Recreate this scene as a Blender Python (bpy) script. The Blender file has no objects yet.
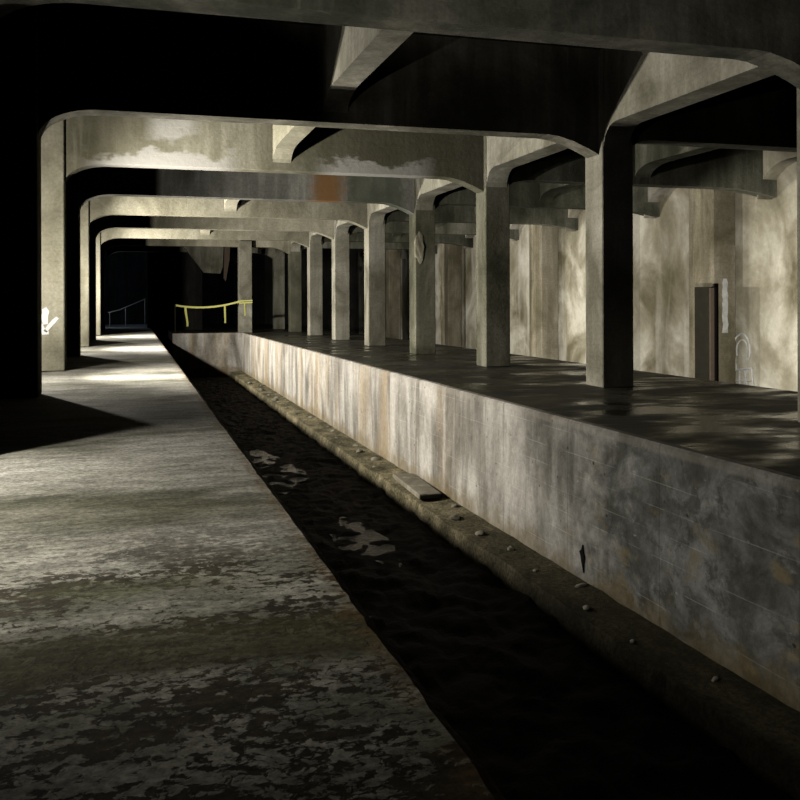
import bpy, bmesh, math, random
from mathutils import Vector, noise
random.seed(7)
C = bpy.context.scene.collection
PI = math.pi

# ------------------------------------------------------------------ layout (metres; left platform top is z = 0, the eye is 1.6 m above it)
S = 6.3685                       # frame spacing
YB = 16.575
def FY(i): return YB + S * i     # frame i: 0 is the second frame in view, -1 the one overhead
XL, XR, CW, CD = -1.55, 9.22, 0.71, 0.74
SOFF = 5.0
CEIL = 6.8
XN = -4.8                        # back of the side niches
XW = 18.75                       # far wall
XP = 1.18                        # edge of left platform
XE = 6.23                        # edge of right platform
XF = 12.4                        # far edge of right platform
ZR = -0.15
BED = -2.72
LEDGE = -2.44
B0, B1 = 0.14, 0.64              # a beam's depth inside a frame

# ------------------------------------------------------------------ helpers
def link(name, bm, m, parent=None, smooth=False):
    me = bpy.data.meshes.new(name)
    bmesh.ops.recalc_face_normals(bm, faces=bm.faces)
    bm.to_mesh(me); bm.free()
    if smooth:
        for f in me.polygons: f.use_smooth = True
    me.materials.append(m)
    o = bpy.data.objects.new(name, me); C.objects.link(o)
    if parent: o.parent = parent
    return o
def tag(o, label, cat, group=None):
    o['label'] = label; o['category'] = cat
    if cat in ('column', 'beam', 'pier', 'bulkhead'): o['kind'] = 'thing'
    if group: o['group'] = group
    return o
def thing(name, label, cat, loc=(0, 0, 0), group=None):
    o = bpy.data.objects.new(name, None); C.objects.link(o); o.location = loc
    return tag(o, label, cat, group)
def struct(name, bm, m, parent=None):
    o = link(name, bm, m, parent)
    if not parent: o['kind'] = 'structure'
    return o
def box(bm, x0, x1, y0, y1, z0, z1, bev=0.0, seg=1):
    vs = [bm.verts.new((x, y, z)) for x in (x0, x1) for y in (y0, y1) for z in (z0, z1)]
    q = [(0, 1, 3, 2), (4, 6, 7, 5), (0, 4, 5, 1), (2, 3, 7, 6), (0, 2, 6, 4), (1, 5, 7, 3)]
    fs = [bm.faces.new([vs[k] for k in f]) for f in q]
    if bev:
        es = list({e for f in fs for e in f.edges})
        bmesh.ops.bevel(bm, geom=es, offset=bev, segments=seg, affect='EDGES', profile=0.5)
    return vs
def prism(bm, pts, axis, a, b):
    """extrude a closed outline; axis 'y': pts are (x,z); axis 'x': pts are (y,z); axis 'z': pts are (x,y)"""
    def P(p, t):
        return {'y': (p[0], t, p[1]), 'x': (t, p[0], p[1]), 'z': (p[0], p[1], t)}[axis]
    A = [bm.verts.new(P(p, a)) for p in pts]; Bv = [bm.verts.new(P(p, b)) for p in pts]
    bm.faces.new(A); bm.faces.new(Bv[::-1])
    n = len(pts)
    for k in range(n):
        bm.faces.new((A[k], Bv[k], Bv[(k + 1) % n], A[(k + 1) % n]))
def tube(bm, pts, r, n=8):
    rings = []
    for k, p in enumerate(pts):
        p = Vector(p)
        d = (Vector(pts[min(k + 1, len(pts) - 1)]) - Vector(pts[max(k - 1, 0)])).normalized()
        u = d.orthogonal().normalized() if abs(d.z) > .9 else d.cross(Vector((0, 0, 1))).normalized()
        v = d.cross(u)
        rings.append([bm.verts.new(p + (u * math.cos(2 * PI * j / n) + v * math.sin(2 * PI * j / n)) * r) for j in range(n)])
    for a, b in zip(rings, rings[1:]):
        for j in range(n): bm.faces.new((a[j], a[(j + 1) % n], b[(j + 1) % n], b[j]))
    bm.faces.new(rings[0][::-1]); bm.faces.new(rings[-1])
def NB(): return bmesh.new()
def thicken(bm, d):
    r = bmesh.ops.extrude_face_region(bm, geom=bm.faces[:])
    bmesh.ops.translate(bm, vec=d, verts=[v for v in r['geom'] if isinstance(v, bmesh.types.BMVert)])

# ------------------------------------------------------------------ materials
class NT:
    def __init__(s, name):
        s.m = bpy.data.materials.new(name); s.m.use_nodes = True
        s.t = s.m.node_tree; s.n = s.t.nodes; s.l = s.t.links
        s.b = s.n['Principled BSDF']
        s.pos = s.n.new('ShaderNodeNewGeometry').outputs['Position']
    def conn(s, sock, v):
        if isinstance(v, bpy.types.NodeSocket): s.l.new(v, sock)
        else: sock.default_value = v
    def scale(s, sc, src=None, off=(0, 0, 0)):
        n = s.n.new('ShaderNodeMapping'); s.l.new(src or s.pos, n.inputs['Vector'])
        n.inputs['Scale'].default_value = sc; n.inputs['Location'].default_value = off
        return n.outputs['Vector']
    def noise(s, vec, scale=1, detail=5, rough=.55, dist=0):
        n = s.n.new('ShaderNodeTexNoise'); s.l.new(vec, n.inputs['Vector'])
        n.inputs['Scale'].default_value = scale; n.inputs['Detail'].default_value = detail
        n.inputs['Roughness'].default_value = rough; n.inputs['Distortion'].default_value = dist
        return n.outputs['Fac']
    def voro(s, vec, scale, feat='F1', out='Distance'):
        n = s.n.new('ShaderNodeTexVoronoi'); n.feature = feat; s.l.new(vec, n.inputs['Vector'])
        n.inputs['Scale'].default_value = scale
        return n.outputs[out]
    def ramp(s, v, stops):
        n = s.n.new('ShaderNodeValToRGB'); s.l.new(v, n.inputs['Fac'])
        e = n.color_ramp.elements
        while len(e) < len(stops): e.new(.5)
        for k, (p, c) in enumerate(stops):
            e[k].position = p; e[k].color = (c, c, c, 1) if isinstance(c, (int, float)) else (*c, 1)
        return n.outputs['Color']
    def mix(s, f, a, b, mode='MIX'):
        n = s.n.new('ShaderNodeMix'); n.data_type = 'RGBA'; n.blend_type = mode
        s.conn(n.inputs['Factor'], f)
        for sock, v in ((n.inputs[6], a), (n.inputs[7], b)):
            s.conn(sock, v if isinstance(v, bpy.types.NodeSocket) else (*v, 1))
        return n.outputs[2]
    def math(s, op, a, b=0, clamp=False):
        n = s.n.new('ShaderNodeMath'); n.operation = op; n.use_clamp = clamp
        s.conn(n.inputs[0], a); s.conn(n.inputs[1], b)
        return n.outputs[0]
    def sep(s):
        n = s.n.new('ShaderNodeSeparateXYZ'); s.l.new(s.pos, n.inputs[0]); return n.outputs
    def band(s, v, a, b, soft):
        """1 between a and b, fading over soft"""
        n = s.n.new('ShaderNodeMapRange'); n.inputs['From Min'].default_value = a - soft; n.inputs['From Max'].default_value = a + soft; s.l.new(v, n.inputs['Value'])
        m = s.n.new('ShaderNodeMapRange'); m.inputs['From Min'].default_value = b - soft; m.inputs['From Max'].default_value = b + soft
        m.inputs['To Min'].default_value = 1; m.inputs['To Max'].default_value = 0; s.l.new(v, m.inputs['Value'])
        return s.math('MULTIPLY', n.outputs[0], m.outputs[0])
    def bump(s, h, strength=.4, dist=.02):
        n = s.n.new('ShaderNodeBump'); n.inputs['Strength'].default_value = strength; n.inputs['Distance'].default_value = dist
        s.l.new(h, n.inputs['Height']); s.l.new(n.outputs['Normal'], s.b.inputs['Normal'])
    def done(s, col, rough=.9, spec=.12):
        s.conn(s.b.inputs['Base Color'], col if isinstance(col, bpy.types.NodeSocket) else (*col, 1))
        s.conn(s.b.inputs['Roughness'], rough)
        if spec is not None: s.b.inputs['Specular IOR Level'].default_value = spec
        return s.m

def concrete(name, dark=(.10, .095, .065), mid=(.24, .225, .17), light=(.42, .40, .32), boards=True, extra=None, streak=1.0):
    t = NT(name)
    a = t.noise(t.scale((.55, .55, .4)), 1, 6, .6, .6)
    c = t.ramp(a, [(.36, dark), (.5, mid), (.66, light)])
    st = t.noise(t.scale((2.6, 2.6, .22)), 1, 5, .6, .3)              # runs of water down the face
    c = t.mix(t.math('MULTIPLY', t.ramp(st, [(.42, 1), (.6, 0)]), .55 * streak), c, dark)
    st2 = t.noise(t.scale((3.1, 3.1, .3), off=(9, 4, 1)), 1, 4, .6, .5)
    c = t.mix(t.math('MULTIPLY', t.ramp(st2, [(.58, 0), (.72, 1)]), .45 * streak), c, light)
    fine = t.noise(t.pos, 14, 6, .7)
    c = t.mix(.5, c, t.ramp(fine, [(.3, .55), (.7, 1.35)]), 'MULTIPLY')
    h = t.noise(t.pos, 9, 8, .65)
    if boards:
        z = t.sep()[2]
        fr = t.math('FRACT', t.math('MULTIPLY', z, 4.2))
        ln = t.ramp(fr, [(0, 0), (.05, 1)])
        c = t.mix(.18, c, ln, 'MULTIPLY')
        h = t.math('ADD', h, t.math('MULTIPLY', ln, .25))
    if extra: c = extra(t, c)
    t.bump(h, .35, .03)
    return t.done(c, .88)

def crust(t, c):                 # white lime crust along the lower edge of one beam
    x, y, z = t.sep()
    n = t.noise(t.scale((1.1, 1, 2.2)), 1.2, 4, .55)
    n2 = t.math('MULTIPLY', t.math('SUBTRACT', n, .5), 1.3)
    low = t.band(t.math('ADD', z, n2), 4.2, 5.28, .06)
    xs = t.math('ADD', t.band(x, -.9, 2.4, .35), t.band(x, 4.8, 7.6, .3), True)
    blot = t.math('MULTIPLY', t.band(t.math('ADD', z, n2), 5.75, 6.3, .12), t.band(x, .45, 1.5, .2))
    f = t.math('ADD', t.math('MULTIPLY', low, xs), blot, True)
    c = t.mix(.35, c, (.26, .24, .15), 'MIX')
    dk = t.band(t.math('ADD', x, t.math('MULTIPLY', n2, 2)), 3.9, 30, .5)  # darker olive from past mid-span to the right column
    c = t.mix(t.math('MULTIPLY', dk, .75), c, t.mix(n, (.05, .05, .028), (.13, .125, .08)))
    return t.mix(t.math('MULTIPLY', f, .9), c, (.46, .445, .40))
def rust(t, c):                  # orange iron stain on one beam
    x, y, z = t.sep()
    n = t.math('MULTIPLY', t.math('SUBTRACT', t.noise(t.scale((1.5, 1, 1.5)), 3, 4), .5), .5)
    f = t.band(t.math('ADD', x, n), 5.7, 6.7, .25)
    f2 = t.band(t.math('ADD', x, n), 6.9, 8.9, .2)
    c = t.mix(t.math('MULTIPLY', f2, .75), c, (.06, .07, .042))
    return t.mix(t.math('MULTIPLY', f, .85), c, (.23, .115, .035))

M_beam = concrete('beam_concrete')
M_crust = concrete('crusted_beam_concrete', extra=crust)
M_rust = concrete('rust_stained_beam_concrete', (.13, .13, .11), (.27, .265, .23), (.4, .39, .34), extra=rust)
M_top = concrete('mottled_beam_concrete', (.07, .075, .055), (.17, .165, .13), (.30, .28, .22))
M_col = concrete('column_concrete', (.15, .14, .10), (.31, .295, .23), (.46, .44, .36), streak=.7)
M_coldark = concrete('shaded_column_concrete', (.06, .06, .038), (.15, .145, .10), (.25, .24, .18), streak=.7)  # darker copy of the column concrete; shade on the fronts is in the colour
M_beamdim = concrete('dim_beam_concrete', (.05, .05, .033), (.12, .12, .085), (.21, .205, .16))  # darker copy of the beam concrete; the right bay's dimness is in the colour
M_butt = concrete('brownish_buttress_concrete', (.13, .115, .07), (.26, .23, .16), (.40, .36, .27), streak=.8)
M_pier = concrete('pier_concrete', (.20, .185, .13), (.34, .32, .23), (.46, .43, .33), streak=.5)
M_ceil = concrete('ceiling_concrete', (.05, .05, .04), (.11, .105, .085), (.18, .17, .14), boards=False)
M_darkwall = concrete('dark_wall_concrete', (.03, .03, .028), (.06, .058, .05), (.10, .095, .08))  # one darker concrete for the end, back and far-edge walls

def far_wall_mat():
    t = NT('far_wall_plaster')
    a = t.noise(t.scale((.5, .35, .35)), 1, 5, .55, .8)
    c = t.ramp(a, [(.36, (.13, .115, .07)), (.5, (.29, .265, .195)), (.62, (.50, .475, .39))])
    r = t.noise(t.scale((.9, .9, .12), off=(3, 0, 0)), 1.1, 4, .5, .5)
    c = t.mix(t.math('MULTIPLY', t.ramp(r, [(.55, 0), (.7, 1)]), .6), c, (.60, .57, .49))
    g = t.noise(t.scale((.7, .6, .25), off=(13, 5, 0)), 1, 4)
    c = t.mix(t.math('MULTIPLY', t.ramp(g, [(.52, 0), (.68, 1)]), .5), c, (.17, .15, .09))
    c = t.mix(.4, c, t.ramp(t.noise(t.pos, 6, 6, .7), [(.3, .6), (.7, 1.3)]), 'MULTIPLY')
    t.bump(t.noise(t.pos, 5, 7), .25, .03)
    return t.done(c, .85)
M_far = far_wall_mat()

def track_wall_mat():
    t = NT('streaked_track_wall')
    x, y, z = t.sep()
    a = t.noise(t.scale((1, .55, .3)), 1.2, 6, .6, .4)
    c = t.ramp(a, [(.36, (.16, .145, .12)), (.5, (.34, .315, .27)), (.62, (.56, .53, .47))])
    s = t.noise(t.scale((1, .95, .10), off=(0, 2, 0)), 1.3, 5, .55, .2)
    c = t.mix(t.math('MULTIPLY', t.ramp(s, [(.5, 0), (.64, 1)]), .75), c, (.58, .55, .49))
    s2 = t.noise(t.scale((1, .6, .07), off=(0, 31, 0)), 1.25, 5, .55, .2)
    oc = t.math('MULTIPLY', t.ramp(s2, [(.5, 0), (.62, 1)]), t.band(y, 18, 70, 3))
    c = t.mix(t.math('MULTIPLY', oc, .55), c, (.40, .30, .17))
    s3 = t.noise(t.scale((1, 1.5, .2), off=(0, 77, 0)), 1.3, 5, .6, .2)
    c = t.mix(t.math('MULTIPLY', t.ramp(s3, [(.54, 0), (.66, 1)]), .6), c, (.13, .115, .09))
    # damp green-blue blotches on the nearer, darker-toned length
    d = t.noise(t.scale((1, .8, 1.1), off=(0, 11, 3)), 1.4, 6, .65, .5)
    near = t.band(t.math('ADD', y, t.math('MULTIPLY', d, 6)), -10, 15.5, 2.0)
    d2 = t.noise(t.scale((1, 1.3, 1.6), off=(0, 3, 8)), 2.2, 7, .68, .3)
    damp = t.ramp(d, [(.38, (.030, .034, .026)), (.5, (.10, .104, .094)), (.62, (.22, .222, .205))])
    damp = t.mix(t.ramp(d2, [(.50, 0), (.60, .85)]), damp, (.035, .036, .026))
    damp = t.mix(t.ramp(t.noise(t.scale((1, .8, 1.4), off=(0, 40, 0)), 1.6, 4), [(.60, 0), (.68, .7)]), damp, (.22, .17, .08))
    damp = t.mix(t.ramp(t.noise(t.scale((1, 1.5, 4), off=(0, 60, 0)), 2.6, 4), [(.70, 0), (.75, .7)]), damp, (.42, .44, .46))
    c = t.mix(t.math('MULTIPLY', near, .9), c, damp)
    pit = t.voro(t.scale((1, 1, 1.2)), 3.2)
    c = t.mix(t.math('MULTIPLY', t.ramp(pit, [(.07, 1), (.11, 0)]), t.ramp(d2, [(.45, 0), (.55, .8)])), c, (.02, .016, .01))
    # orange-brown tide line at the foot
    f = t.noise(t.scale((1, 1.2, 1)), 1.5, 4)
    foot = t.band(t.math('ADD', z, t.math('MULTIPLY', t.math('SUBTRACT', f, .5), 1.2)), -4, -2.2, .14)
    c = t.mix(t.math('MULTIPLY', foot, .6), c, (.17, .125, .05))
    lip = t.band(z, -.26, 1, .02)
    c = t.mix(t.math('MULTIPLY', lip, .25), c, (.40, .36, .30))
    # board marks: thin pale ridges running along the wall
    fr = t.math('FRACT', t.math('ADD', t.math('MULTIPLY', z, 3.3), t.math('MULTIPLY', t.noise(t.scale((1, .3, 1)), 1, 2), .25)))
    ln = t.math('MULTIPLY', t.ramp(fr, [(0, 1), (.05, 0)]), t.ramp(t.noise(t.scale((1, .9, 3)), 1.3, 3), [(.45, 0), (.62, 1)]))
    c = t.mix(t.math('MULTIPLY', ln, .3), c, (.62, .6, .54))
    # upright joints every 2.4 m
    jf = t.math('FRACT', t.math('DIVIDE', y, 2.45))
    c = t.mix(t.math('MULTIPLY', t.ramp(jf, [(0, 1), (.012, 0)]), .6), c, (.05, .045, .035))
    c = t.mix(.5, c, t.ramp(t.noise(t.pos, 11, 7, .72), [(.3, .5), (.7, 1.35)]), 'MULTIPLY')
    t.bump(t.math('ADD', t.noise(t.pos, 6, 8, .65), t.math('MULTIPLY', ln, .5)), .5, .04)
    return t.done(c, .7)
M_track = track_wall_mat()

def floor_mat():
    t = NT('flaking_platform_floor')
    x, y, z = t.sep()
    big = t.noise(t.scale((.28, .75, 1)), 1, 6, .6, .8)
    c = t.ramp(big, [(.34, (.10, .10, .07)), (.48, (.27, .26, .215)), (.66, (.42, .405, .355))])
    # scaly flakes of a worn pale skin over dark ground, mostly nearer the viewer
    wob = t.n.new('ShaderNodeMix'); wob.data_type = 'VECTOR'
    nz = t.n.new('ShaderNodeTexNoise'); nz.inputs['Scale'].default_value = 9; t.l.new(t.pos, nz.inputs['Vector'])
    vm = t.n.new('ShaderNodeVectorMath'); vm.operation = 'MULTIPLY_ADD'; t.l.new(nz.outputs['Color'], vm.inputs[0]); vm.inputs[1].default_value = (.09, .09, 0); t.l.new(t.pos, vm.inputs[2])
    t.n.remove(wob)
    v = t.voro(t.scale((1, 1.15, 0), vm.outputs[0]), 16, 'DISTANCE_TO_EDGE')
    cover = t.noise(t.scale((1.1, 1.9, 1), off=(3, 3, 0)), 1, 5, .6, .6)
    sc1 = t.noise(t.scale((.8, 1.0, 1), off=(1, 1, 0)), 15, 4, .62, .3)
    ss = t.math('ADD', t.math('ADD', sc1, t.math('MULTIPLY', t.math('SUBTRACT', cover, .5), .9)), t.math('MULTIPLY', t.math('MINIMUM', v, .12), .55))
    fl = t.ramp(ss, [(.49, 0), (.56, 1)])
    under = t.ramp(big, [(.35, (.018, .013, .009)), (.6, (.07, .058, .036))])
    flc = t.ramp(t.noise(t.scale((1.2, 1.6, 1), off=(0, 8, 0)), 1.2, 4), [(.35, (.17, .175, .125)), (.6, (.40, .385, .32))])
    scaly = t.mix(fl, under, flc)
    zone = t.band(t.math('ADD', y, t.math('MULTIPLY', cover, 1.6)), -20, 7.0, .8)
    c = t.mix(zone, c, scaly)
    c = t.mix(t.math('MULTIPLY', t.math('SUBTRACT', 1, zone), .35), c, t.ramp(v, [(.0, .8), (.12, 1.05)]), 'MULTIPLY')
    # mossy crossing bands
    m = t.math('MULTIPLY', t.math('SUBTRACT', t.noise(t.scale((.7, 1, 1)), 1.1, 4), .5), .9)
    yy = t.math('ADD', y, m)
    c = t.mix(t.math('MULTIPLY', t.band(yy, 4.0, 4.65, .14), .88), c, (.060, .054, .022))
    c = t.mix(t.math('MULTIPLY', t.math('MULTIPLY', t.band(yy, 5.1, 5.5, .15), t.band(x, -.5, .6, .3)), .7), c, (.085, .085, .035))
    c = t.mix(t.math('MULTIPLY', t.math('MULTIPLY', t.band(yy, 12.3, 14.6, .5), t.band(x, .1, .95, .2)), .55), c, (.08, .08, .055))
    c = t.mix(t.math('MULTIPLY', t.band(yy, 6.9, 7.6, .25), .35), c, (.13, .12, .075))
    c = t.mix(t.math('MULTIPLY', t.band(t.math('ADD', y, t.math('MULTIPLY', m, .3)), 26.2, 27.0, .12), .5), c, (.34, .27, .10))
    # dark pits
    p = t.voro(t.scale((.9, 1.5, 1)), 1.9)
    c = t.mix(t.math('MULTIPLY', t.ramp(p, [(.07, 1), (.11, 0)]), .7), c, (.04, .035, .025))
    # rusty, mossy edge
    e = t.noise(t.scale((1, 1.5, 1)), 3, 5)
    edge = t.band(t.math('ADD', x, t.math('MULTIPLY', t.math('SUBTRACT', e, .5), .5)), 1.06, 3, .05)
    c = t.mix(t.math('MULTIPLY', edge, .42), c, (.15, .09, .035))
    fine = t.noise(t.pos, 22, 6, .75)
    c = t.mix(.75, c, t.ramp(fine, [(.36, .3), (.64, 1.6)]), 'MULTIPLY')
    c = t.mix(.6, c, t.ramp(t.noise(t.scale((1.4, 3.2, 1), off=(2, 2, 2)), 2.2, 6, .65, .4), [(.38, .45), (.6, 1.3)]), 'MULTIPLY')
    t.bump(t.math('ADD', t.math('MULTIPLY', fine, .5), t.math('MULTIPLY', fl, t.math('MULTIPLY', zone, .3))), .5, .01)
    return t.done(c, .85)
M_floor = floor_mat()

def wet_mat():
    t = NT('wet_platform_floor')
    big = t.noise(t.scale((.55, .5, 1)), 1, 6, .6, .6)
    c = t.ramp(big, [(.35, (.010, .010, .005)), (.55, (.034, .031, .017)), (.72, (.085, .075, .042))])
    c = t.mix(.5, c, t.ramp(t.noise(t.pos, 9, 6, .7), [(.3, .5), (.7, 1.4)]), 'MULTIPLY')
    w = t.noise(t.scale((.45, .8, 1), off=(5, 1, 0)), 1.2, 5, .6)
    t.bump(t.noise(t.scale((.6, 1.6, 1)), 5, 6, .6), .4, .02)
    return t.done(c, t.ramp(w, [(.4, .2), (.58, .7)]), .33)
M_wet = wet_mat()

def bed_mat():
    t = NT('damp_track_bed')
    a = t.noise(t.pos, 1.3, 7, .65)
    c = t.ramp(a, [(.35, (.006, .004, .003)), (.6, (.014, .010, .008)), (.75, (.03, .024, .016))])
    t.bump(t.noise(t.pos, 7, 8, .7), .8, .06)
    return t.done(c, .8)
M_bed = bed_mat()
def ledge_mat():
    t = NT('gritty_ledge')
    a = t.noise(t.scale((1.5, .8, 1)), 1.5, 7, .65)
    c = t.ramp(a, [(.35, (.06, .055, .03)), (.5, (.15, .13, .075)), (.7, (.33, .28, .17))])
    c = t.mix(.8, c, t.ramp(t.noise(t.pos, 16, 6, .75), [(.38, .2), (.64, 1.7)]), 'MULTIPLY')
    c = t.mix(t.math('MULTIPLY', t.band(t.sep()[1], -10, 14.5, 3), .75), c, (.030, .026, .014))  # shade on the near length of the ledge, put into the colour
    t.bump(t.noise(t.pos, 12, 8, .7), .9, .05)
    return t.done(c, .85)
M_ledge = ledge_mat()
def plain(name, col, rough=.7, metal=0, var=.25, sc=8):
    t = NT(name)
    c = t.mix(var, col, t.ramp(t.noise(t.pos, sc, 5, .6), [(.3, .4), (.7, 1.3)]), 'MULTIPLY')
    t.b.inputs['Metallic'].default_value = metal
    return t.done(c, rough)
M_paint = plain('white_paint', (.85, .84, .80), .6)
M_faint = plain('faded_white_paint', (.60, .60, .56), .7, 0, .6, 3)
M_tape = plain('yellow_tape', (.72, .70, .22), .45, 0, .15)
M_rail = plain('worn_rail_metal', (.42, .41, .38), .5, .3)
M_panel = plain('dark_green_panel', (.022, .021, .012), .7, 0, .5, 3)
M_edgeboard = plain('brown_board', (.10, .075, .055), .8)
M_hole = plain('black_hole', (.006, .005, .004), 1)
M_stone = concrete('broken_concrete', (.16, .14, .10), (.32, .29, .22), (.50, .46, .37), boards=False)
def water():
    t = NT('still_water')
    t.b.inputs['IOR'].default_value = 1.33
    t.bump(t.noise(t.scale((1, .8, 1)), 3, 5, .65), .7, .25)
    return t.done((.008, .006, .004), .13, .4)
M_water = water()

# ------------------------------------------------------------------ floors
def jitter_slab(x0, x1, y0, y1, z0, z1, side, step=.12, amp=.018):
    """a platform slab whose track-side upper edge (side -1 or +1 in x) is chipped"""
    bm = NB()
    n = int((y1 - y0) / step)
    xe = x1 if side > 0 else x0; xo = x0 if side > 0 else x1
    prev = None
    for k in range(n + 1):
        y = y0 + (y1 - y0) * k / n
        a = noise.noise(Vector((y * 2.3, side * 5, 0))) * amp + noise.noise(Vector((y * 9, side * 9, 2))) * amp * .6
        ch = .03 + .03 * abs(noise.noise(Vector((y * 3.1, 7, side))))
        if side < 0: y_ = y
        r = [bm.verts.new(p) for p in ((xo, y, z1), (xe - side * (ch + .02), y, z1), (xe + side * a, y, z1 - ch), (xe, y, z0), (xo, y, z0))]
        if prev:
            for j in range(5): bm.faces.new((prev[j], prev[(j + 1) % 5], r[(j + 1) % 5], r[j]))
        else: bm.faces.new(r)
        prev = r
    bm.faces.new(prev[::-1])
    return bm
YEND = 61.9
struct('platform_left', jitter_slab(XN, XP, -2, 74, BED, 0, 1, amp=.009), M_floor)
YT = FY(6) - .35                                                       # where the right platform turns across the track
# right platform: deck (wet) and its streaked face wall
struct('platform_right', jitter_slab(XE + .02, XF, -2, 76, ZR - .5, ZR, -1, amp=.004), M_wet)
bm = NB()
n = 300
prev = None
for k in range(n + 1):
    y = -2 + (YT + 2) * k / n
    a = noise.noise(Vector((y * 1.7, 3, 0))) * .015
    r = [bm.verts.new(p) for p in ((XE - .0 + a, y, ZR - .03), (XE + .03, y, ZR + .004), (XE + .14, y, ZR + .006), (XE + .14, y, BED), (XE, y, BED), (XE - .01 + a, y, -1.4))]
    if prev:
        for j in range(6): bm.faces.new((prev[j], prev[(j + 1) % 6], r[(j + 1) % 6], r[j]))
    else: bm.faces.new(r)
    prev = r
bm.faces.new(prev[::-1])
struct('wall_platform_edge', bm, M_track)
bm = NB(); box(bm, 2.25, XE + .14, YT, YT + .4, BED, ZR + .004, .02); struct('wall_track_end', bm, M_track)
bm = NB(); box(bm, 2.25, XE + .02, YT + .4, 76, ZR - .5, ZR); struct('platform_back', bm, M_wet)
# track beds and the gritty ledge at the foot of the wall
def rough_plane(x0, x1, y0, y1, z, st, amp):
    bm = NB(); nx = max(2, int((x1 - x0) / st)); ny = int((y1 - y0) / st)
    g = [[bm.verts.new((x0 + (x1 - x0) * i / nx, y0 + (y1 - y0) * j / ny, z + amp * (noise.noise(Vector((x0 + (x1 - x0) * i / nx, y0 + (y1 - y0) * j / ny, z)) * 2.1) + .55 * noise.noise(Vector((x0 + (x1 - x0) * i / nx, (y0 + (y1 - y0) * j / ny) * .7, z + 7)) * 6)))) for i in range(nx + 1)] for j in range(ny + 1)]
    for j in range(ny):
        for i in range(nx): bm.faces.new((g[j][i], g[j][i + 1], g[j + 1][i + 1], g[j + 1][i]))
    return bm
struct('track_bed', rough_plane(XP, XE, -2, 62, BED - .03, .09, .09), M_bed)
struct('track_bed_far', rough_plane(XF, XW, -2, 76, BED - .03, .6, .05), M_bed)
bm = NB(); n = 260; prev = None
for k in range(n + 1):
    y = -2 + (YT + 2) * k / n
    a = noise.noise(Vector((y * .8, 1, 4))) * .10 + noise.noise(Vector((y * 4, 2, 4))) * .03
    zz = LEDGE + noise.noise(Vector((y * 2, 9, 1))) * .03
    r = [bm.verts.new(p) for p in ((XE, y, zz + .03), (XE - .35, y, zz + noise.noise(Vector((y * 3, 5, 5))) * .03), (XE - .68 + a, y, zz - .02), (XE - .74 + a, y, BED - .1), (XE, y, BED - .1))]
    if prev:
        for j in range(5): bm.faces.new((prev[j], prev[(j + 1) % 5], r[(j + 1) % 5], r[j]))
    else: bm.faces.new(r)
    prev = r
bm.faces.new(prev[::-1])
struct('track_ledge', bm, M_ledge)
# far edge of the island platform
bm = NB(); box(bm, XF - .12, XF + .02, -2, 76, BED, ZR - .5); struct('wall_platform_far', bm, M_darkwall)

# ------------------------------------------------------------------ shell
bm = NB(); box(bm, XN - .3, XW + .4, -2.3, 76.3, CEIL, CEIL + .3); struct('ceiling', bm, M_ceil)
bm = NB(); box(bm, XN - .3, XN, -2.3, 76.3, BED - .2, CEIL)
struct('wall_left', bm, M_pier)
bm = NB()
for i in (-2, -1):                                                     # piers beside and behind the viewer
    box(bm, XN, XL, FY(i), FY(i) + CD, 0, CEIL)
struct('wall_niche', bm, M_pier)
# far wall with longitudinal arches springing between the frames
bm = NB(); box(bm, XW, XW + .4, -2.3, 76.3, BED - .2, CEIL)
struct('wall_right', bm, M_far)
wr = bpy.data.objects['wall_right']
def arch_outline(y0, y1, zb, zh, L, top, n=6):
    pts = [(y0, top), (y0, zh)]
    for k in range(1, n + 1):
        a = PI / 2 * k / n; pts.append((y0 + L * (1 - math.cos(a)), zh + (zb - zh) * math.sin(a)))
    for k in range(n, -1, -1):
        a = PI / 2 * k / n; pts.append((y1 - L * (1 - math.cos(a)), zh + (zb - zh) * math.sin(a)))
    pts.append((y1, top)); return pts
bm = NB()
for i in range(-2, 9):
    y0 = FY(i) + .4 if i > -2 else -2.3
    prism(bm, arch_outline(y0, FY(i + 1) + .38, 5.75, 4.72, 1.35, CEIL), 'x', XW - .5, XW)
struct('trim_1', bm, M_far)
# buttresses, one a bay
bm = NB()
for i in range(-1, 9):
    y = FY(i) + 2.1
    if y < 70: box(bm, XW - .85, XW, y, y + 1.35, BED - .1, 5.75, .03)
struct('trim_2', bm, M_butt)
bm = NB(); box(bm, XN - .3, XW + .4, 76, 76.4, BED - .2, CEIL); box(bm, XN, XW, -2.3, -2, BED - .2, CEIL)
struct('wall_back', bm, M_darkwall)
# end wall of the left platform with its tall doorway
bm = NB()
box(bm, .95, 4.5, YEND, YEND + .5, BED - .1, CEIL); box(bm, XN, -1.7, YEND, YEND + .5, 0, CEIL); box(bm, -1.7, .95, YEND, YEND + .5, 5.3, CEIL)
struct('wall_end', bm, M_darkwall)

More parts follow.
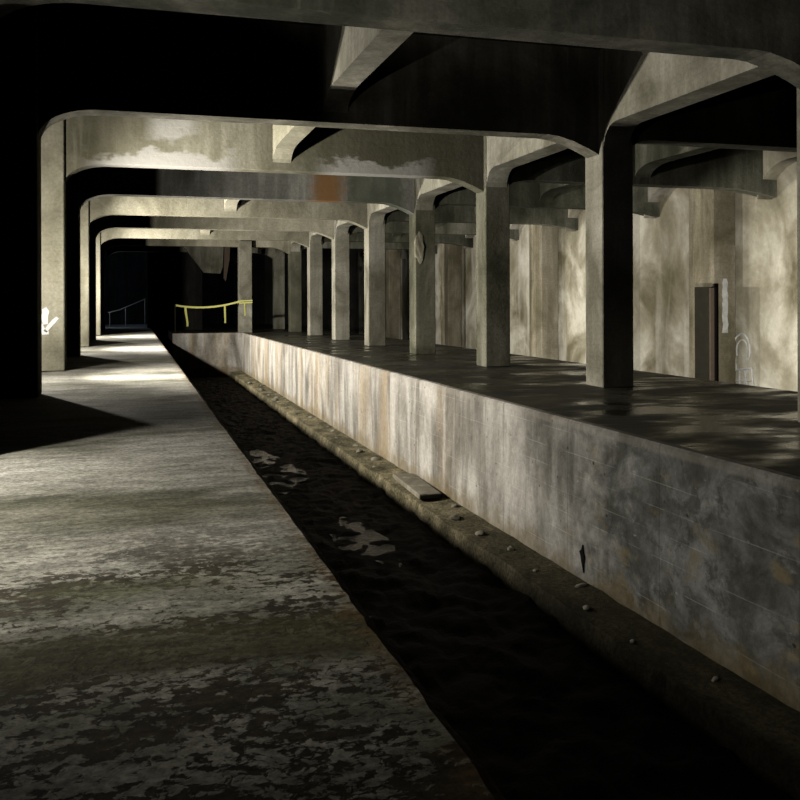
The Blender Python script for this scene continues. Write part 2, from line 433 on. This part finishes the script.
# ------------------------------------------------------------------ beams
def main_outline():
    p = [(XL, CEIL), (XL, SOFF - .52)]
    for k in range(1, 11):
        a = PI / 2 * k / 10; p.append((XL + 1.0 * (1 - math.cos(a)), SOFF - .52 + .52 * math.sin(a)))
    L, D = 1.15, .36
    p += [(XR - L, SOFF), (XR - L * .8, SOFF - .02), (XR - L * .5, SOFF - .11), (XR - L * .2, SOFF - .25), (XR, SOFF - D), (XR, CEIL)]
    return p
def side_outline():
    a0 = XR + CW
    p = [(a0, CEIL), (a0, SOFF - .3), (a0 + .06, SOFF - .17), (a0 + .2, SOFF - .06), (a0 + .45, SOFF)]
    e = XW
    p += [(e - 2.0, SOFF), (e - 1.3, SOFF - .03), (e - .7, SOFF - .11), (e, SOFF - .24), (e, CEIL)]
    return p
names_main = {
    -1: 'mottled grey concrete cross beam running overhead along the top of the photo',
    0: 'black-faced cross beam with a thin pale underside, nearest one spanning left pier to right column',
    1: 'olive-grey cross beam with white lime crust along its lower edge',
    2: 'grey cross beam carrying the orange rust patch',
    3: 'brightly lit cross beam just behind and below the rust-patched one',
    4: 'thin pale cross beam seen below the brightly lit one, fourth behind the black-faced beam',
    5: 'narrow grey-brown cross beam reaching the far left pier, just above the tape-wrapped column',
    6: 'farthest lit cross beam resting on the tape-wrapped column',
    7: 'dark cross beam past the tape-wrapped column, hardly visible'}
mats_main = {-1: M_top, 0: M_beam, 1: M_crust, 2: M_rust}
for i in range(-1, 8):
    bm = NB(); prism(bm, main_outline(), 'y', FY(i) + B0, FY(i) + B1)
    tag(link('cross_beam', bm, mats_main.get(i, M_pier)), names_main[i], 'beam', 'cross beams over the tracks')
names_side = {
    0: 'black cross beam from the nearest full column toward the far wall',
    1: 'dark green-grey side beam over the right platform ending above the graffiti on the far wall',
    2: 'side beam meeting the far wall just behind the nearest black column',
    3: 'side beam lowest of the three in the gap between first and second full columns',
    4: 'side beam reaching the far wall, seen in the gap behind the second full column',
    5: 'distant side beam to the far wall, behind the third full column',
    6: 'most distant side beam to the far wall, deep between the small columns'}
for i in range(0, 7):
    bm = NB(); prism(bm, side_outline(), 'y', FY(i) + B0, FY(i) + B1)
    tag(link('side_beam', bm, M_beamdim), names_side[i], 'beam', 'side beams over the right platform')
# beams along the track: one down the middle of the span, one over the column row, one over the right bay
def along(name, i, x0, x1, zb, zh, L, mat, label, group, over_row=False):
    y0, y1 = (FY(i) + CD, FY(i + 1)) if over_row else (FY(i) + B1, FY(i + 1) + B0)
    bm = NB(); prism(bm, arch_outline(y0, y1, zb, zh, L, CEIL), 'x', x0, x1)
    return tag(link(name, bm, mat), label, 'beam', group)
lab_mid = {-1: 'pale-ended ceiling beam hanging down behind the top cross beam, lit at one end only',
           0: 'lengthwise ceiling beam casting the black wedge on the lime-crusted beam',
           1: 'lengthwise ceiling beam between the crusted beam and the rust-patched beam',
           2: 'lengthwise ceiling beam whose short lit end shows under the rust-patched beam',
           3: 'lengthwise ceiling beam behind the brightly lit cross beam',
           4: 'distant lengthwise ceiling beam over the middle of the track',
           5: 'farthest lengthwise ceiling beam over the end of the track'}
for i in (-1, 0, 2, 4):
    along('ceiling_beam', i, 3.45, 3.92, 5.52, 5.2, 1.0, M_pier if i >= 0 else M_col, lab_mid[i], 'ceiling beams along the middle of the track')
lab_row = {-1: 'lit haunched beam in the top right, above the nearest full black column',
           0: 'haunched beam joining the first and second full columns',
           1: 'haunched beam joining the second and third full columns',
           2: 'haunched beam joining the third and fourth full columns',
           3: 'haunched beam joining the fourth and fifth full columns',
           4: 'haunched beam joining the fifth and sixth full columns',
           5: 'haunched beam in the row just beyond the sixth full column',
           6: 'last haunched beam of the column row, in the far dark'}
for i in range(-1, 7):
    along('row_beam', i, XR + .03, XR + .62, 5.22, 4.75, .5, M_col, lab_row[i], 'beams over the column row', True)
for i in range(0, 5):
    along('bay_beam', i, 13.9, 14.4, 5.52, 5.2, 1.0, M_beamdim, 'dim lengthwise ceiling beam over the right bay between two side beams', 'ceiling beams over the right bay')

# ------------------------------------------------------------------ piers and columns
lab_pier = {0: 'black pier filling the left edge of the photo',
            1: 'grey-beige lit pier with a white paint mark, behind the black foreground pier',
            2: 'dark unlit pier behind the one with the white paint mark',
            3: 'cream pier, widest of the two brightest lit piers',
            4: 'narrow dark pier between the two brightest piers',
            5: 'slim bright pier nearest the far dark doorway',
            6: 'black pier in the far dark beside the end doorway'}
for i in range(0, 7):
    bm = NB(); box(bm, XN, XL, FY(i), FY(i) + CD, 0, CEIL, .02)
    o = tag(link('wall_pier', bm, M_pier if i != 1 else M_pier), lab_pier[i], 'pier', 'piers along the left platform')
    if i == 1:
        # splash of white paint: three strokes on the front face near the edge
        bm = NB(); y = FY(1) - .004
        def stroke(pts, w):
            A = []; Bq = []
            for k, p in enumerate(pts):
                d = Vector(pts[min(k + 1, len(pts) - 1)]) - Vector(pts[max(k - 1, 0)]); d.normalize(); nn = Vector((-d.y, d.x)) * w * (.6 + .5 * math.sin(PI * (k + .5) / len(pts)))
                A.append(bm.verts.new((p[0] + nn.x, y, p[1] + nn.y))); Bq.append(bm.verts.new((p[0] - nn.x, y, p[1] - nn.y)))
            for k in range(len(pts) - 1): bm.faces.new((A[k], A[k + 1], Bq[k + 1], Bq[k]))
        stroke([(-1.97, 1.12), (-1.99, 1.3), (-1.96, 1.42), (-2.0, 1.5)], .07)
        stroke([(-2.18, 1.22), (-2.10, 1.12), (-2.0, .92), (-1.9, .93)], .06)
        stroke([(-1.98, .95), (-1.9, 1.06), (-1.78, 1.2), (-1.7, 1.28)], .045)
        thicken(bm, (0, -.006, 0))
        pm = link('paint_mark', bm, M_paint, o); pm['label'] = 'splashed white paint mark'
lab_col = {-1: 'column sliver at the right edge of the photo',
           0: 'nearest full concrete column, black front and one lit side, on the wet right platform',
           1: 'second full column on the right platform, olive front and bright narrow side',
           2: 'third full column on the right platform, dim grey front',
           3: 'fourth full column, pale front with white blotches, on the right platform',
           4: 'fifth full column, grey-brown front, on the right platform',
           5: 'sixth full column, pale lower half, on the right platform',
           6: 'thin dark column just beyond the sixth full one, near the tape-wrapped column',
           7: 'thin lavender-grey column standing in the far dark'}
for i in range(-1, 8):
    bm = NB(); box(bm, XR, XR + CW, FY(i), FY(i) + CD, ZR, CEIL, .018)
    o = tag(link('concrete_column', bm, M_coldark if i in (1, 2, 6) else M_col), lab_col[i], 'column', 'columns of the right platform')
    if i == 2:                                                          # swollen lump
        bm = NB(); bmesh.ops.create_icosphere(bm, subdivisions=3, radius=1)
        for v in bm.verts:
            v.co *= 1 + .4 * noise.noise(v.co * 1.6); v.co = Vector((XR + .16 + v.co.x * .19, FY(2) + .01 + v.co.y * .08, 3.5 + v.co.z * .5))
        b = link('concrete_lump', bm, M_pier, o)
        b['label'] = 'pale swollen lump of concrete on the column'
# the tape-wrapped column at the corner of the platform
TX0, TX1, TY = 6.15, 6.9, FY(6)
bm = NB(); box(bm, TX0, TX1, TY - .12, TY + B0, ZR + .004, SOFF + .35, .015)
box(bm, TX0, TX1, TY + B0, TY + CD, ZR + .004, SOFF, .0)
tag(link('concrete_column', bm, M_col), 'pale column wrapped in yellow tape at the corner of the platform', 'column')
# lit corbel wall seen beyond the last beam
bm = NB(); prism(bm, [(3.0, CEIL), (3.0, 5.3), (4.35, 3.55), (5.35, 3.5), (5.5, 3.9), (5.55, 5.1), (5.55, CEIL)], 'y', 58.2, 58.6)
bm2 = bm; tag(link('stair_bulkhead', bm2, M_crust if False else M_beam), 'mottled slanting concrete piece hanging beyond the last lit beam, beside the tape-wrapped column', 'bulkhead')
bm = NB(); prism(bm, [(5.55, CEIL), (5.55, 5.0), (5.5, 3.2), (5.62, 3.0), (5.85, 4.4), (5.95, CEIL)], 'y', 57.4, 57.7)
tag(link('hanging_strut', bm, M_edgeboard), 'narrow brown strut hanging between the slanting piece and the tape-wrapped column', 'strut')

# ------------------------------------------------------------------ yellow barrier tape
def ribbon(pts, h, th=.012):
    bm = NB(); rows = []
    for k, p in enumerate(pts):
        d = Vector(pts[min(k + 1, len(pts) - 1)]) - Vector(pts[max(k - 1, 0)])
        nn = Vector((-d.y, d.x, 0)); nn = nn.normalized() * th / 2 if nn.length > 1e-4 else Vector((0, th / 2, 0))
        p = Vector(p)
        rows.append([bm.verts.new(q) for q in (p + nn + Vector((0, 0, h / 2)), p - nn + Vector((0, 0, h / 2)), p - nn - Vector((0, 0, h / 2)), p + nn - Vector((0, 0, h / 2)))])
    for a, b in zip(rows, rows[1:]):
        for j in range(4): bm.faces.new((a[j], a[(j + 1) % 4], b[(j + 1) % 4], b[j]))
    bm.faces.new(rows[0][::-1]); bm.faces.new(rows[-1])
    return bm
ty = TY - .14
t = thing('barrier_tape', 'yellow tape strung from a dark post to the far corner column above the track end', 'tape', (2.45, ty, ZR))
def rel(pts): return [(x - 2.45, y - ty, z - ZR) for x, y, z in pts]
pts = []
for k in range(15):
    u = k / 14; pts.append((2.45 + (TX0 - 2.45) * u, ty + .02, 1.50 - .28 * 4 * u * (1 - u) * .8 + .22 * u))
link('tape_span', ribbon(rel(pts), .11), M_tape, t)
x0, x1, y0, y1 = TX0 - .012, TX1 + .012, ty - .0, TY + CD + .012
for dz in (1.62, 1.74):
    link('tape_wrap', ribbon(rel([(x0, y0, dz), (x1, y0, dz + .04), (x1, y1, dz), (x0, y1, dz), (x0, y0 + .01, dz)]), .075), M_tape, t)
for x, zt, l, w in ((3.0, 1.36, 1.1, .13), (5.28, 1.44, 1.0, .11), (6.45, 1.6, .75, .09)):
    bm = NB(); prev = None
    for k in range(8):
        u = k / 7; cx = x + .14 * u * math.sin(2.2 * u) * (1 if x < 4 else .2) ; yy = ty - .01 - .02 * math.sin(5 * u); z = zt - l * u
        r = [bm.verts.new((cx - w / 2 * (1 - .2 * u) - 2.45, yy - ty, z - ZR)), bm.verts.new((cx + w / 2 * (1 - .2 * u) - 2.45, yy - ty + .01, z - ZR)), bm.verts.new((cx + w / 2 * (1 - .2 * u) - 2.45, yy - ty + .02, z - ZR)), bm.verts.new((cx - w / 2 * (1 - .2 * u) - 2.45, yy - ty + .012, z - ZR))]
        if prev:
            for j in range(4): bm.faces.new((prev[j], prev[(j + 1) % 4], r[(j + 1) % 4], r[j]))
        else: bm.faces.new(r)
        prev = r
    bm.faces.new(prev[::-1])
    link('tape_tail', bm, M_tape, t)
bm = NB(); tube(bm, [(2.42, ty + .12, ZR + .004), (2.42, ty + .12, 1.56)], .035); box(bm, 2.3, 2.54, ty + .02, ty + .24, ZR + .004, ZR + .04)
tag(link('barrier_post', bm, M_panel), 'thin dark post holding the free end of the yellow tape', 'post')

# ------------------------------------------------------------------ handrail beyond the far doorway
hy = 66.0
t = thing('stair_handrail', 'sloping metal handrail with an upright post inside the far dark doorway', 'handrail', (-1.6, hy, 0))
bm = NB(); tube(bm, [(0, 0, .98), (.75, 0, 1.18), (1.2, 0, 1.38), (2.5, 0, 1.95)], .035); link('rail', bm, M_rail, t)
for x, z in ((.1, 1.0), (1.15, 1.35), (2.45, 1.92)):
    bm = NB(); tube(bm, [(x, 0, 0), (x, 0, z)], .03); link('rail_post', bm, M_rail, t)

# ------------------------------------------------------------------ far wall: panel, white streak, graffiti
py = FY(1) + 2.1
t = thing('utility_panel', 'tall dark green panel with a brown edge board standing before the far wall', 'panel', (17.42, 24.62, BED))
bm = NB(); box(bm, -.02, .06, -.05, .72, .0, 4.8, .01); link('door_panel', bm, M_panel, t)
bm = NB(); box(bm, -.02, .12, -.13, -.05, .0, 4.77, .008); link('edge_board', bm, M_edgeboard, t)
bm = NB(); box(bm, .12, .22, -.11, .3, .0, 4.8, .008); link('gap_shade', bm, M_hole, t)  # unlit gap beside the panel, drawn as a black strip
bm = NB()
ys = py - .006
prev = None
for k in range(14):
    z = 2.35 - 1.75 * k / 13; w = .10 + .04 * noise.noise(Vector((k * .9, 0, 0))); cx = XW - .42 + .04 * noise.noise(Vector((k * .5, 4, 0)))
    if k == 0: w = .06
    r = [bm.verts.new((cx - w, ys, z)), bm.verts.new((cx + w, ys, z))]
    if prev: bm.faces.new((prev[0], prev[1], r[1], r[0]))
    prev = r
thicken(bm, (0, -.006, 0))
o = link('lime_streak', bm, M_faint, bpy.data.objects['trim_2']); o['label'] = 'white lime streak running down beside the dark panel'
gx = XW - .012
g = bpy.data.objects.new('wall_graffiti', None)
bm = NB()
def loop(cy, cz, ry, rz, r, a0=0, a1=2 * PI, n=20, k=0):
    tube(bm, [(gx, cy - ry * math.cos(a0 + (a1 - a0) * j / n), cz + rz * math.sin(a0 + (a1 - a0) * j / n)) for j in range(n + 1)], r, 4)
loop(24.75, .05, .42, .52, .035, -.6, 3.9); loop(24.72, .02, .28, .36, .028, -.8, 3.6)
for (a, b) in (((25.1, -.62), (24.25, -.5)), ((24.25, -.5), (24.1, -1.3)), ((25.1, -.62), (25.1, -1.3)), ((24.85, -.6), (24.8, -1.25)), ((24.6, -.6), (24.35, -1.3)), ((24.45, -.55), (24.6, -1.2)), ((25.05, -.95), (24.3, -.9)), ((25.1, -.1), (25.0, -.6))):
    tube(bm, [(gx, a[0], a[1]), (gx, (a[0] + b[0]) / 2 + .03, (a[1] + b[1]) / 2), (gx, b[0], b[1])], .032, 4)
bpy.data.objects.remove(g)
o = link('graffiti', bm, M_faint, wr); o['label'] = 'looping white spray-paint scrawl'

# ------------------------------------------------------------------ track bed: puddles, slab, rubble, hole
def puddle(cx, cy, rx, ry, seed, label):
    bm = NB(); n = 96; z = BED - .032
    T = []; Bq = []
    for k in range(n):
        a = 2 * PI * k / n; f = .85 + .5 * noise.noise(Vector((math.cos(a) * 1.1, math.sin(a) * 1.1, seed))) + .08 * noise.noise(Vector((math.cos(a) * 6, math.sin(a) * 6, seed)))
        T.append(bm.verts.new((cx + rx * f * math.cos(a), cy + ry * f * math.sin(a), z))); Bq.append(bm.verts.new((cx + rx * f * math.cos(a), cy + ry * f * math.sin(a), z - .05)))
    bm.faces.new(T); bm.faces.new(Bq[::-1])
    for k in range(n): bm.faces.new((T[k], Bq[k], Bq[(k + 1) % n], T[(k + 1) % n]))
    tag(link('water_puddle', bm, M_water), label, 'puddle', 'puddles on the track bed')
puddle(4.0, 16.3, .6, 2.0, 3, 'nearer puddle on the track bed with a yellowish glint')
puddle(3.6, 24.0, .7, 3.6, 8, 'longer puddle on the track bed with broken pale reflections, farther along')
bm = NB()
vs = box(bm, -.24, .24, -1.15, 1.15, 0, .11, .02)
for v in bm.verts: v.co += Vector((noise.noise(v.co * 3) * .05, noise.noise(v.co * 2 + Vector((5, 0, 0))) * .12, 0))
o = link('broken_slab', bm, M_stone); o.location = (5.88, 18.7, LEDGE + .03); o.rotation_euler = (0, 0, -.04)
tag(o, 'pale broken concrete slab lying on the ledge at the foot of the track wall', 'slab')
rocks = []
for k in range(34):
    r = .035 + .09 * random.random() ** 2
    if k < 4:
        bm = NB(); bmesh.ops.create_icosphere(bm, subdivisions=2, radius=1)
        for v in bm.verts:
            v.co *= 1 + .35 * noise.noise(v.co * 1.3 + Vector((k * 7, 0, 0))); v.co.z *= .65
        o = link('rubble_stone', bm, M_stone)
    else:
        o = rocks[k % 4].copy(); C.objects.link(o)
    y = (20.4 if k > 8 else -1) + k * (1.02 if k > 8 else 1.05) + 9.5 * (k <= 8) + random.uniform(-.25, .25) - (8 if k > 8 else 0)
    o.location = (random.uniform(XE - .55, XE - .12), y, LEDGE + r * .2); o.scale = (r * random.uniform(.8, 1.5), r * random.uniform(.8, 1.9), r)
    o.rotation_euler = (0, 0, random.uniform(0, 6))
    tag(o, 'small broken stone lying on the gritty ledge along the track wall', 'stone', 'rubble on the ledge'); rocks.append(o)
bm = NB(); y0, z0 = 11.77, -2.08
out = [(-.05, .02), (-.02, .14), (.0, .30), (.04, .17), (.09, .12), (.05, .02), (.03, -.12), (-.02, -.34), (-.03, -.15)]
prism(bm, [(y0 + a * 1.1, z0 + b * .62) for a, b in out], 'x', XE - .025, XE - .005)
o = link('spalled_hole', bm, M_hole, bpy.data.objects['wall_platform_edge']); o['label'] = 'jagged black spalled hole near the foot of the wall'

# ------------------------------------------------------------------ light: hand-held lamps in every other side niche, far-wall spots, and added unseen fills
def lamp(x, y, z, w, col=(1, .955, .875), r=.06):
    l = bpy.data.lights.new('niche_or_fill_lamp', 'POINT'); l.energy = w; l.color = col; l.shadow_soft_size = r
    o = bpy.data.objects.new('niche_or_fill_lamp', l); C.objects.link(o); o.location = (x, y, z); return o
def spot(x, y, z, tgt, w, ang, blend=.6, col=(1, .955, .875), r=.1):
    l = bpy.data.lights.new('torch_or_fill_spot', 'SPOT'); l.energy = w; l.color = col; l.spot_size = math.radians(ang); l.spot_blend = blend; l.shadow_soft_size = r
    o = bpy.data.objects.new('torch_or_fill_spot', l); C.objects.link(o); o.location = (x, y, z)
    o.rotation_euler = (Vector(tgt) - Vector((x, y, z))).to_track_quat('-Z', 'Y').to_euler(); return o
for k, (y, wp, ws) in enumerate(((20.1, 620, 5000), (32.9, 850, 6600), (45.6, 1100, 6800))):
    lamp(-2.6, y, 2.3, wp)
    spot(-2.6, y + .8, 2.2, (6, y + .9, 2.9), ws, 128, .75)
lamp(-2.75, 8.7, 1.8, 130)  # added weak fill for the near track wall
spot(-2.75, 8.85, 2.1, (-.6, 8.6, 0), 560, 112, .6)
spot(-2.75, 6.2, 1.7, (-.8, 6.0, 0), 290, 95, 1)  # added second spot that brightens the near floor
spot(13.6, 19.8, 1.0, (18.7, 25.2, .8), 1400, 98, .3)
spot(13.6, 33.5, 1.0, (18.7, 39.0, .8), 1150, 110, .3)
spot(.5, 6.4, .8, (2.6, 7.6, 6.8), 600, 98, .4)  # added unseen up-light for the overhead beam
lamp(-2.6, 64, 2.2, 60, (.75, .85, 1.0))  # added hidden fill so the handrail shows
l = lamp(0.2, 70.5, 3.0, 25, (.45, .6, 1.0), .3)  # added dim blue fill beyond the doorway

w = bpy.data.worlds.new('World'); bpy.context.scene.world = w; w.use_nodes = True
w.node_tree.nodes['Background'].inputs['Color'].default_value = (.5, .35, .35, 1)
w.node_tree.nodes['Background'].inputs['Strength'].default_value = .0

# ------------------------------------------------------------------ camera
f, yaw, roll, cy = 905.8, .2874, .0033, 302.94
cam = bpy.data.cameras.new('camera'); cam.sensor_width = 36; cam.sensor_fit = 'HORIZONTAL'
cam.lens = f * 36 / 800; cam.shift_y = -(400 - cy) / 800; cam.clip_start = .05; cam.clip_end = 200
co = bpy.data.objects.new('camera', cam); C.objects.link(co); co.location = (0, 0, 1.6)
from mathutils import Matrix
co.rotation_euler = (Matrix.Rotation(-yaw, 3, 'Z') @ Matrix.Rotation(PI / 2, 3, 'X') @ Matrix.Rotation(-roll, 3, 'Z')).to_euler()
sc = bpy.context.scene
sc.camera = co
sc.cycles.diffuse_bounces = 0
sc.view_settings.view_transform = 'Standard'; sc.view_settings.look = 'None'
sc.view_settings.exposure = 0.0; sc.view_settings.gamma = 1; sc.view_settings.use_curve_mapping = False
